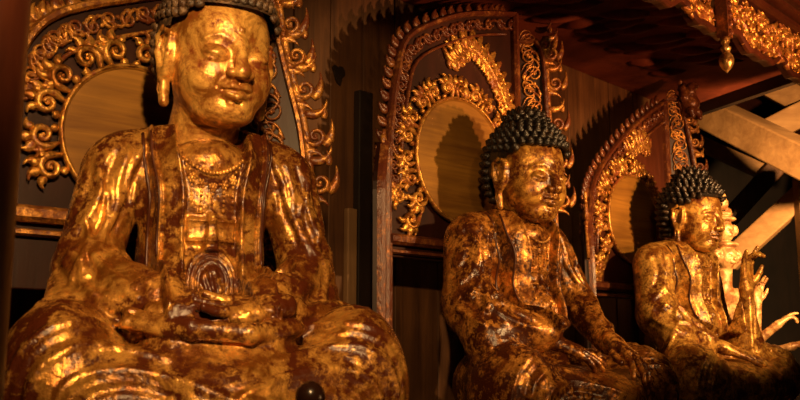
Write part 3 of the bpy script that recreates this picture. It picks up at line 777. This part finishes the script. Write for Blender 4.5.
def panel(key, loc, yaw, label, half, outline, disc_c, disc_r, wing_pts, wing_flange, mats, inner=None, base=.66, field=True, top_wing=None, ring_from=-40, ring_to=220, lw_top=1.15):
    t = thing('carved_throne_back', label, 'throne back', loc, yaw)
    mg, mr, mdk = mats
    # recessed field
    mb = MB(); mb.prism(outline, .012, .040); bevel(mb.build('backboard', M['lacquer_dark'] if key < 3 else M['lacquer'], t, False), .004)
    # gilded disc
    mb = MB(); R = Matrix.Rotation(PI/2, 3, 'X')
    mb.lathe([(disc_r*.97, -.012), (disc_r, 0), (disc_r, .020), (disc_r*.965, .026), (disc_r*.95, .020)], (disc_c[0], 0, disc_c[1]), 64, R)
    d = mb.build('halo_disc', M['disc'], t, False)
    mb = MB(); P = []
    for k in range(65): P.append((disc_c[0]+disc_r*1.0*math.cos(k*PI/32), disc_c[1]+disc_r*1.0*math.sin(k*PI/32)))
    rail(mb, P, .014, .020, -.012); mb.build('disc_rim', mg, t, True)
    # scroll ring round the disc
    mb = MB(); fl = 1; a = ring_from
    while a <= ring_to:
        for row, (dr, r) in enumerate(((.046, .036), (.138, .038), (.225, .034))):
            rr = disc_r+dr; aa = rad(a)+(row*.5)*(.1/rr)
            x = disc_c[0]+rr*math.cos(aa); z = disc_c[1]+rr*math.sin(aa)
            if row and (not inside(outline, x*1.12, z+.05) or z > disc_c[1]+disc_r*.62 or not inside(outline, x*1.12, z)): continue
            if row and z < base+.05: continue
            if not inside(outline, x, z): continue
            cloud(mb, x, z, r, aa+.3*fl, fl, .019, -.006-.004*(row == 0), fat=1.15)
        a += math.degrees(.094/(disc_r+.05)); fl = -fl
    cx, cz = disc_c[0]+.03, disc_c[1]+disc_r
    if key != 1:
        mb.blob((cx, -.02, cz+.035), (.022, .014, .030)); mb.blob((cx, -.02, cz+.075), (.012, .010, .030)); mb.blob((cx-.02, -.018, cz+.03), (.015, .012, .02)); mb.blob((cx+.02, -.018, cz+.03), (.015, .012, .02))
    mb.build('scroll_ring', mg, t)
    # rails
    mb = MB(); rail(mb, outline[1:-1] if False else smoothline(outline[:-1], 4), .026, .034, .012); rail(mb, [(half, -.081), (half, outline[-2][1])], .03, .036, .012)
    rail(mb, [(-half, base), (half, base)], .045, .05, .012); rail(mb, [(-half, base-.05), (half, base-.05)], .02, .035, .012)
    rail(mb, [(-half, -.081), (-half, base)], .03, .036, .012)
    mb.build('frame_rail', mr, t, False)
    # fretwork along the rake: inside band + crest outside
    top = [p for p in outline[:-1] if p[1] > base+.25]
    mb = MB(); L = smoothline(top, 4)
    Ls = [(p[0]+.035, p[1]-.045) for p in L]; vine(mb, Ls, .066, .024, .012, .004, fat=1.5)
    rail(mb, [(p[0]+.062, p[1]-.09) for p in L if p[0]+.062 < half], .013, .024, .010)
    Lo = [(p[0]-.012, p[1]+.022) for p in L]
    Q = resample(Lo, .055)
    for i in range(len(Q)-1):
        t2 = math.atan2(Q[i+1][1]-Q[i][1], Q[i+1][0]-Q[i][0])
        hook(mb, Q[i][0], Q[i][1]-.022, t2+PI*.62, .062, .017, .014, .016, -1.9); hook(mb, Q[i][0], Q[i][1]-.022, t2+PI*.2, .045, .013, .014, .018, 1.2)
    mb.build('rake_fretwork', mr, t)
    if inner:
        mb = MB(); Q = resample(smoothline(inner), .10)
        for i in range(len(Q)-1):
            t2 = math.atan2(Q[i+1][1]-Q[i][1], Q[i+1][0]-Q[i][0])
            cloud(mb, Q[i][0], Q[i][1], .040, t2-PI/2, 1 if i % 2 else -1, .017, .0, fat=1.2)
        mb.build('corner_scrolls', mg, t)
    # wings folded forward
    ang = rad(40)
    for side in (-1, 1):
        hx = side*half; ca, sa = math.cos(ang), math.sin(ang)
        W = lambda x, z, y, side=side, hx=hx: (hx+side*x*ca+side*y*sa*1.0, -x*sa+y*ca, z)
        nrm = (-side*sa, -ca, 0)
        wpts = wing_pts if side > 0 else [(.07, lw_top)]+[p for p in wing_pts if p[1] < lw_top-.04]
        wp = smoothline(wpts, 5)
        mb = MB(); poly = [(0.0, wp[-1][1]), (0.0, wp[0][1])]+wp
        V = [W(x, z, .016) for x, z in poly]+[W(x, z, .034) for x, z in poly]; n = len(poly)
        mb.add(V, [tuple(range(n)), tuple(range(2*n-1, n-1, -1))]+[(i, i+n, (i+1) % n+n, (i+1) % n) for i in range(n)])
        low = wp[-1][1]
        wg = mb.build('side_wing', M['lacquer_dark'], t, False)
        mb = MB(); rail(mb, wp, .020, .034, .016, W); rail(mb, [(.016, wp[0][1]), (.016, low)], .018, .030, .016, W)
        rail(mb, [(0, wp[0][1]-.01), (wp[0][0], wp[0][1])], .02, .03, .016, W); rail(mb, [(0, low), (wp[-1][0], low)], .03, .034, .016, W)
        if low > .02:
            V = [W(wp[-1][0]-.02+a_, z, y_) for a_ in (-.03, .025) for z in (-.081, low) for y_ in (0, .034)]
            mb.add(V, [(0, 1, 3, 2), (4, 6, 7, 5), (0, 4, 5, 1), (2, 3, 7, 6), (0, 2, 6, 4), (1, 5, 7, 3)])
        mb.build('wing_rail', mr, wg, False)
        mb = MB()
        mid = [((.024+x)/2, z) for x, z in wpts if x > .05]
        if len(mid) > 1:
            wv = sum(x for x, z in wing_pts)/len(wing_pts)
            vine(mb, mid, .075, min(.042, wv*.30), .010, .008, W, nrm, fat=.75)
            vine(mb, [(x*.55+.02, z+.03) for x, z in mid], .10, min(.030, wv*.2), .008, .008, W, nrm, fat=.7, leaves=False)
        mb.build('wing_lattice', mdk, wg)
        mb = MB(); fp = [p for p in wpts if p[1] >= wing_flange[1]]
        Q = resample(smoothline(fp, 4)[::3], .145)
        for i in range(len(Q)-1):
            x, z = Q[i]; r = .034; fw = wing_flange[0]
            mb_w = fw/.09
            spiral(mb, x+.046*mb_w, z-.008, .036*mb_w, PI*.95, 1.4, 1, .011*mb_w, .016, .018, .02, W, nrm)
            hook(mb, x+.010, z+.068, -.35, .100*mb_w, .015, .016, .018, 2.1, W, nrm)
            hook(mb, x+.074*mb_w, z-.040, .9, .095*mb_w, .015, .015, .018, 1.0, W, nrm)
            hook(mb, x+.012, z-.060, .25, .070*mb_w, .014, .014, .018, -1.3, W, nrm)
            hook(mb, x+.070*mb_w, z+.050, 1.3, .050*mb_w, .010, .012, .018, .9, W, nrm)
        rail(mb, [(x+.016, z) for x, z in smoothline(fp, 4)], .022, .016, .024, W)
        if not (side < 0 and key == 2): mb.build('wing_crest_scrolls', mdk, wg)
    return t
OUT2 = [(-.42, .62), (-.42, .95), (-.405, 1.18), (-.37, 1.40), (-.31, 1.575), (-.10, 1.71), (.12, 1.80), (.42, 1.875), (.42, .62)]
OUT3 = [(-.41, .55), (-.41, .85), (-.39, 1.03), (-.35, 1.15), (-.21, 1.31), (0, 1.48), (.22, 1.63), (.42, 1.74), (.42, .55)]
OUT1 = [(-.33, .40), (-.33, .75), (-.325, .98), (-.29, 1.10), (-.20, 1.19), (0, 1.28), (.18, 1.35), (.34, 1.42), (.34, .40)]
PANEL = [(-.795, 2.56), (.255, 3.95), (1.31, 5.06)]

# canopy (beyond this the flat world maths is shared with statues)
panel(1, (*PANEL[0], BZ), rad(40), 'carved throne back with plain gilded disc behind the nearest largest statue', .34, OUT1, (.012, .85), .212,
      [(.115, 1.42), (.140, 1.25), (.170, 1.12), (.220, .92), (.238, .72), (.220, .55), (.18, .40)], (.09, .50), (M['carve'], M['carve_red'], M['carve_red']), base=.60, ring_from=-60, lw_top=.9)
panel(2, (*PANEL[1], BZ), rad(43), 'carved throne back whose disc catches the shadow of a curly head', .42, OUT2, (.012, 1.075), .285,
      [(.10, 1.74), (.14, 1.66), (.15, 1.40), (.165, 1.15), (.17, .90), (.17, .70), (.17, .25)], (.10, .66), (M['carve'], M['carve_dark'], M['carve_red']), base=.69, lw_top=1.08,
      inner=[(-.02, 1.57), (.10, 1.65), (.22, 1.60), (.32, 1.49), (.385, 1.36)])
panel(3, (*PANEL[2], BZ), rad(43), 'carved throne back behind the farthest of the three seated statues', .42, OUT3, (.0, .970), .252,
      [(.09, 1.76), (.13, 1.60), (.16, 1.40), (.18, 1.20), (.18, .95), (.17, .70), (.17, .25)], (.08, .66), (M['carve'], M['carve_dark'], M['carve_red']), base=.58, lw_top=.95,
      inner=[(.02, 1.40), (.12, 1.46), (.20, 1.44)])

# ------------------------------------------------------------------ the statues
if True:
    statue(1, 'large gilded seated statue nearest the camera with both hands folded in its lap', (*STAT[0][:2], BZ), STAT[0][2], pose1, (.0042, .0026, .003), mats1,
           dict(loc=(.010, -.05, .968), yaw=rad(12), pitch=rad(9), roll=rad(0), broad=1.02, s=.985, cr=.0135, ch=.012, cs=.024))
    statue(2, 'middle seated statue with black curls, dark worn gilding and one hand on its knee', (*STAT[1][:2], BZ), STAT[1][2], pose2, (.0055, .0036, .004), mats2,
           dict(loc=(.0, -.05, .940), yaw=rad(-4), pitch=rad(7), broad=1.05, s=1.04, cr=.0165, ch=.018, cs=.032))
    statue(3, 'farthest seated statue with speckled gilding raising one hand beside its face', (*STAT[2][:2], BZ), STAT[2][2], pose3, (.007, .0045, .0045), mats3,
           dict(loc=(.0, -.05, .925), yaw=rad(-5), pitch=rad(7), broad=1.03, s=.97, cr=.0165, ch=.024, cs=.034))
#PART3
# ------------------------------------------------------------------ canopy
cn = thing('carved_canopy', 'dark red carved canopy with gilded scalloped valance over the seated statues', 'canopy', (.5, 3.63, 0), WA)
ZS = 3.30
def flat_prism(mb, pts, z0, z1):
    n = len(pts); V = [(x, y, z0) for x, y in pts]+[(x, y, z1) for x, y in pts]
    mb.add(V, [tuple(range(n-1, -1, -1)), tuple(range(n, 2*n))]+[(i, (i+1) % n, (i+1) % n+n, i+n) for i in range(n)])
mb = MB(); flat_prism(mb, [(-3.4, -.62), (2.42, -.62), (2.60, -.12), (2.95, .56), (3.0, .76), (-3.4, .76)], ZS, ZS+.07); mb.build('soffit_board', M['matte_lacquer'], cn, False)
rr_ = random.Random(5)
for i in range(90):                                     # slanting leaf carvings of the soffit
    x = -.7+(i % 18)*.16+rr_.uniform(-.04, .04); y = .42-(i//18)*.22+rr_.uniform(-.05, .05); L_ = .20+.12*rr_.random(); a = -PI/2+rad(rr_.uniform(-22, 14)); P = []
    for k in range(8):
        t = k/7; P.append((x+L_*t*math.cos(a+.5*t), y+L_*t*math.sin(a+.5*t), ZS+.004))
    mb = MB(); mb.ribbon(P, [.004+.034*math.sin(PI*min(.97, .08+k/7*.9)) for k in range(8)], [.004+.045*math.sin(PI*min(.97, .08+k/7*.9)) for k in range(8)], (0, 0, -1), 6)
    mb.build('leaf_carving', M['matte_lacquer'], cn)
mb = MB(); mb.beam((2.42, -.60, ZS-.02), (2.98, .74, ZS-.02), .05, .11); mb.build('end_fascia', M['black'], cn, False)
def valz(s_):                                           # scalloped lower edge
    p = (s_-.52)/.50; f = p-math.floor(p)
    return 2.905+.055*math.exp(-((f-.5)/.13)**2)+.012*abs(math.sin(f*PI*4))
n = 150; s0, s1 = -1.4, 2.35; pts = [(s0+(s1-s0)*k/n, valz(s0+(s1-s0)*k/n)) for k in range(n+1)]
mb = MB(); V = []; F_ = []
for i, (x, z) in enumerate(pts): V += [(x, -.60, z), (x, -.60, 3.17), (x, -.57, z), (x, -.57, 3.17)]
for i in range(n):
    b = i*4; F_ += [(b, b+4, b+5, b+1), (b+3, b+7, b+6, b+2), (b+2, b+6, b+4, b), (b+1, b+5, b+7, b+3)]
F_ += [(0, 1, 3, 2), (n*4+2, n*4+3, n*4+1, n*4)]
mb.add(V, F_); val = mb.build('valance', M['lacquer_dark'], cn, False)
mb = MB(); rail(mb, [(x, z+.012) for x, z in pts], .026, .022, -.598)
rail(mb, [(s0, 3.17), (s1, 3.17)], .035, .05, -.59); rail(mb, [(s0, 3.215), (s1, 3.215)], .03, .075, -.59); rail(mb, [(s0, 3.29), (s1, 3.29)], .06, .12, -.59)
mb.build('valance_moulding', M['lacquer'], val, False)
mb = MB(); rr_ = random.Random(11); x = .0; fl = 1
while x < s1-.05:
    for z in (2.985, 3.085):
        if z-.03 < valz(x+.01)-.005: continue
        r_ = .032+.006*rr_.random()
        cloud(mb, x+rr_.uniform(-.012, .012)+(.04 if z > 3.0 else 0), z+rr_.uniform(-.008, .008), r_, rr_.uniform(0, 2*PI), fl, .018, -.606, fat=1.1); fl = -fl
        for q in range(2): hook(mb, x+rr_.uniform(-.03, .03), z+rr_.uniform(-.03, .03), rr_.uniform(0, 2*PI), .05, .011, .02, -.608, rr_.choice((-2, 2)))
    x += .084
mb.build('valance_carving', M['carve'], val)
mb = MB(); rr_ = random.Random(12)
mb2 = MB(); mb2.box(((s0+s1)/2, -.74, 3.50), (s1-s0, .08, .40)); mb2.build('upper_frieze', M['lacquer'], cn, False)
x = .9
while x < s1-.05:
    for z in (3.37, 3.44, 3.52): cloud(mb, x+rr_.uniform(-.01, .01), z, .028, rr_.uniform(0, 6), 1, .016, -.786, fat=1.5)
    rail(mb, [(x+.045, 3.33), (x+.045, 3.6)], .012, .02, -.78)
    x += .09
mb.build('frieze_carving', M['carve_red'], cn)
# hanging post with its drop
X0 = .560
mb = MB(); mb.box((X0, -.645, 3.03), (.042, .05, .30)); 
for k in range(7): mb.blob((X0, -.672, 2.90+.04*k), (.014, .01, .016))
hp = mb.build('hanging_post', M['carve_dark'], cn, False)
mb = MB(); mb.lathe([(.0, 2.728), (.005, 2.735), (.018, 2.748), (.029, 2.768), (.031, 2.785), (.025, 2.805), (.014, 2.818), (.020, 2.828), (.022, 2.838), (.012, 2.848), (.018, 2.862), (.020, 2.880)], (X0, -.645, 0), 20)
mb.build('drop_finial', M['pendant'], hp, True, 'gilded bulb shaped drop under the hanging post')

# ------------------------------------------------------------------ post, knob, wall details
t = thing('lacquered_column', 'dark red lacquered column cut off by the left edge of the view', 'column', (-.588, 1.17, 0))
mb = MB(); mb.lathe([(.078, .10), (.076, 3.5)], (0, 0, 0), 40); mb.build('shaft', M['lacquer'], t, True)
mb = MB(); mb.lathe([(.12, 0), (.12, .05), (.10, .08), (.085, .10)], (0, 0, 0), 40); mb.build('base', M['lacquer_dark'], t, True)
t = thing('turned_post', 'small dark turned post with a round polished knob before the nearest statue', 'post', (-.160, 1.64, 0))
# stands on the altar front corner
mb = MB(); mb.lathe([(.11, .0), (.11, .03), (.05, .06), (.025, .10), (.018, .9), (.024, 1.40), (.014, 1.44), (.018, 1.48), (.010, 1.492)], (0, 0, 0), 20); mb.build('stem', M['knob'], t)
mb = MB(); mb.blob((0, 0, 1.518), (.027, .027, .028), 24, 16); mb.build('knob', M['knob'], t)

def trim(n, c, size, mat):
    b = MB(); b.box(c, size, RW); o = b.build('trim_%d' % n, mat, None, False); o['kind'] = 'structure'; bevel(o, .004); return o
trim(1, WP(-.265, WOFF+.035, 1.72), (.055, .03, 1.0), M['plank_pale'])
trim(2, WP(-.195, WOFF+.04, 2.02), (.085, .04, 1.5), M['black'])  # darkness of the gap beside the post, put in as a near-black strip
trim(3, WP(.55, WOFF+.035, 1.75), (.06, .03, .9), M['plank_pale'])
trim(4, WP(2.28, WOFF+.04, 1.85), (.07, .04, 1.1), M['plank_pale'])
mb = MB(); P = []
for k in range(14):
    a = 2*PI*k/14; r_ = .042*(1+.25*math.sin(3*a)+.12*math.cos(5*a)); P.append((r_*math.cos(a)*.8, r_*math.sin(a)))
mb.prism(P, -.003, .003); o = mb.build('trim_5', M['black'], None, False); o['kind'] = 'structure'
o.location = WP(-.335, WOFF+.024, 2.83); o.rotation_euler = (0, 0, WA)

# ------------------------------------------------------------------ roof timbers seen at the right, hall beyond
def timber(a, b, wd, ht, label, name='roof_beam', mat='beam', up=(0, 0, 1), group=None):
    m_ = MB(); m_.beam((0, 0, 0), Vector(b)-Vector(a), wd, ht, up); o = m_.build(name, M[mat], None, False); bevel(o, .012)
    o.location = a; return tag(o, label, 'beam', group)
timber((2.33, 7.27, 3.675), (2.93, 5.92, 2.75), .26, .23, 'thick pale roof beam slanting down to the right below the canopy edge')
timber((2.55, 7.99, 3.54), (3.23, 7.75, 3.12), .16, .12, 'thin pale roof beam running just below the thick slanting beam')
timber((2.62, 7.18, 2.29), (3.20, 6.78, 2.88), .10, .17, 'pale diagonal brace rising to the right above the raised hand', 'roof_brace')
timber((2.82, 7.72, 2.69), (3.47, 7.61, 3.39), .10, .16, 'dim wide diagonal board behind the pale brace', 'roof_brace', 'plank')
timber((3.10, 6.79, .0), (3.10, 6.79, 3.0), .14, .12, 'pale upright timber post at the right edge of the view', 'roof_post', up=(0, 1, 0))
timber((3.26, 8.19, 4.19), (3.87, 7.77, 3.62), .18, .22, 'pale roof beam in the upper right corner under the valance')
timber((3.29, 7.89, 3.53), (3.91, 7.85, 3.84), .16, .22, 'pale roof beam rising to the right behind the thick slanting beam')
t = thing('roof_boarding', 'red-brown ribbed roof boarding between the pale beams', 'roof', (0, 0, 0))
mb = MB(); V = [(2.88, 9.24, 4.65), (4.8, 9.24, 4.65), (4.3, 8.44, 3.25), (2.58, 8.35, 3.77)]; V += [(x, y+.03, z+.05) for x, y, z in V]
mb.add(V, [(0, 1, 2, 3), (7, 6, 5, 4), (0, 4, 5, 1), (1, 5, 6, 2), (2, 6, 7, 3), (3, 7, 4, 0)]); mb.build('board', M['lacquer_dark'], t, False)
for k in range(12):
    mb = MB(); x = .11*k-.2; mb.beam((3.38+x, 8.95, 4.27-.052*k+.03), (3.08+x, 8.40, 3.80-.06*k+.03), .055, .05); mb.build('purlin', M['matte_lacquer'], t, False)
mb = MB(); mb.box((3, 11.0, 3), (16, .1, 7)); struct('wall_far', mb, M['black'])
mb = MB(); mb.box((7.05, 4, 3), (.1, 14, 7)); struct('wall_right', mb, M['black'])
mb = MB(); mb.box((-5.05, 4, 3), (.1, 14, 7)); struct('wall_left', mb, M['black'])
mb = MB(); mb.box((1, 4, 6.5), (16, 14, .1)); struct('ceiling', mb, M['black'])

# ------------------------------------------------------------------ many-armed pale statue beyond
t = thing('many_armed_statue', 'pale gilded statue with stacked heads and many arms beyond the farthest seated statue', 'statue', (2.15, 5.92, 0), rad(25))
F = Field()
F.ell((0, .05, 1.62), (.20, .15, .30), .05); F.cap((-.12, .04, 1.93), (.12, .04, 1.93), .075, .075, .05); F.cap((0, .04, 1.95), (0, .02, 2.12), .055, .05, .03)
F.ell((0, .02, 1.44), (.34, .24, .085), .05)
def littlehead(z, r, x=0.0):
    F.ell((x, 0, z), (r, r*1.05, r*1.2), .01)
    F.cap((x, -r*1.0, z+.1*r), (x, -r*1.12, z-.2*r), r*.12, r*.17, .008)
    F.ell((x, -r*.9, z-.5*r), (r*.4, r*.2, r*.12), .006)
    for s in (-1, 1):
        F.ell((x+s*r*.42, -r*1.0, z+.12*r), (r*.26, r*.2, r*.12), .006, kind='s'); F.ell((x+s*r*1.02, 0, z-.1*r), (r*.15, r*.25, r*.5), .006)
littlehead(2.20, .072); F.ell((0, 0, 2.285), (.088, .085, .022), .01)
littlehead(2.375, .062); F.ell((0, 0, 2.455), (.080, .08, .020), .01); F.ell((0, 0, 2.49), (.06, .06, .02), .01)
littlehead(2.56, .036); F.ell((0, 0, 2.61), (.024, .024, .028), .01)
for s in (-1, 1):
    littlehead(2.215, .040, s*.085); littlehead(2.385, .034, s*.078); littlehead(2.51, .022, s*.045)
sculpt('body', F, (-.40, -.25, BZ), (.40, .34, 2.66), .0065, M['pale_gilt'], t)
def extra_arm(pts, rs, hd, label=None):
    G = Field(); G.chain(pts, rs, .02); w_ = pts[-1]; d_ = np.array(hd[0], float)
    hand_field(G, w_, hd[0], hd[1], hd[2], hd[3], s=.82, thumb=(.7, .5), spread=.16)
    lo = np.min([op[2] for op in G.ops], 0)-.02; hi = np.max([op[3] for op in G.ops], 0)+.02
    sculpt('arm', G, lo, hi, .005, M['pale_gilt'], t)
extra_arm([(.13, .04, 1.90), (.17, -.04, 1.70), (.19, -.06, 1.91)], [.05, .042, .027], ((.1, -.1, 1), (0, 1, 0), 1, (.2, .3, .7, .6)))
extra_arm([(.14, .06, 1.84), (.14, -.02, 1.62), (.27, -.14, 1.76)], [.045, .038, .024], ((.8, -.2, .55), (-.4, .3, .8), 1, (.1, .2, .8, .8)))
extra_arm([(.13, .02, 1.80), (.12, -.08, 1.56), (.27, -.24, 1.62)], [.045, .036, .024], ((.9, -.2, .28), (-.2, .3, .9), -1, (.1, .5, .8, .4)))
for z_, k_ in ((1.9, 1), (1.8, .8)):
    extra_arm([(-.13, .04, z_), (-.24, -.04, z_-.2), (-.36, -.1, z_-.05)], [.045, .038, .024], ((-.8, -.2, .5), (.4, .3, .8), -1, (.2, .3, .5, .6)))

# creature finial on top of the farthest throne back
pt = [o for o in COL.objects if o.name.startswith('carved_throne_back')][-1]
F = Field(); O_ = np.array([.52, -.11, 1.675]); c_ = lambda *v: tuple(O_+np.array(v)*.82)
F.chain([c_(0, 0, 0), c_(0, -.02, .06), c_(-.015, -.02, .12), c_(-.03, -.05, .165)], [.042, .048, .034, .020], .02)
F.ell(c_(-.035, -.055, .175), (.030, .034, .026), .012); F.cap(c_(-.045, -.085, .172), c_(-.055, -.11, .155), .014, .007, .008)
for s_ in (-1, 1):
    F.chain([c_(s_*.02, 0, .06), c_(s_*.06, .0, .10), c_(s_*.055, .01, .17), c_(s_*.03, .01, .21)], [.026, .024, .018, .008], .012)
    F.chain([c_(s_*.03, -.03, .02), c_(s_*.055, -.05, -.01), c_(s_*.05, -.06, -.05)], [.022, .018, .014], .01)
F.chain([c_(0, .02, .05), c_(.02, .05, .14), c_(-.01, .05, .22), c_(-.03, .04, .24)], [.03, .026, .016, .008], .012)
sculpt('creature_finial', F, c_(-.14, -.16, -.09), c_(.14, .12, .28), .005, M['carve_dark'], pt)
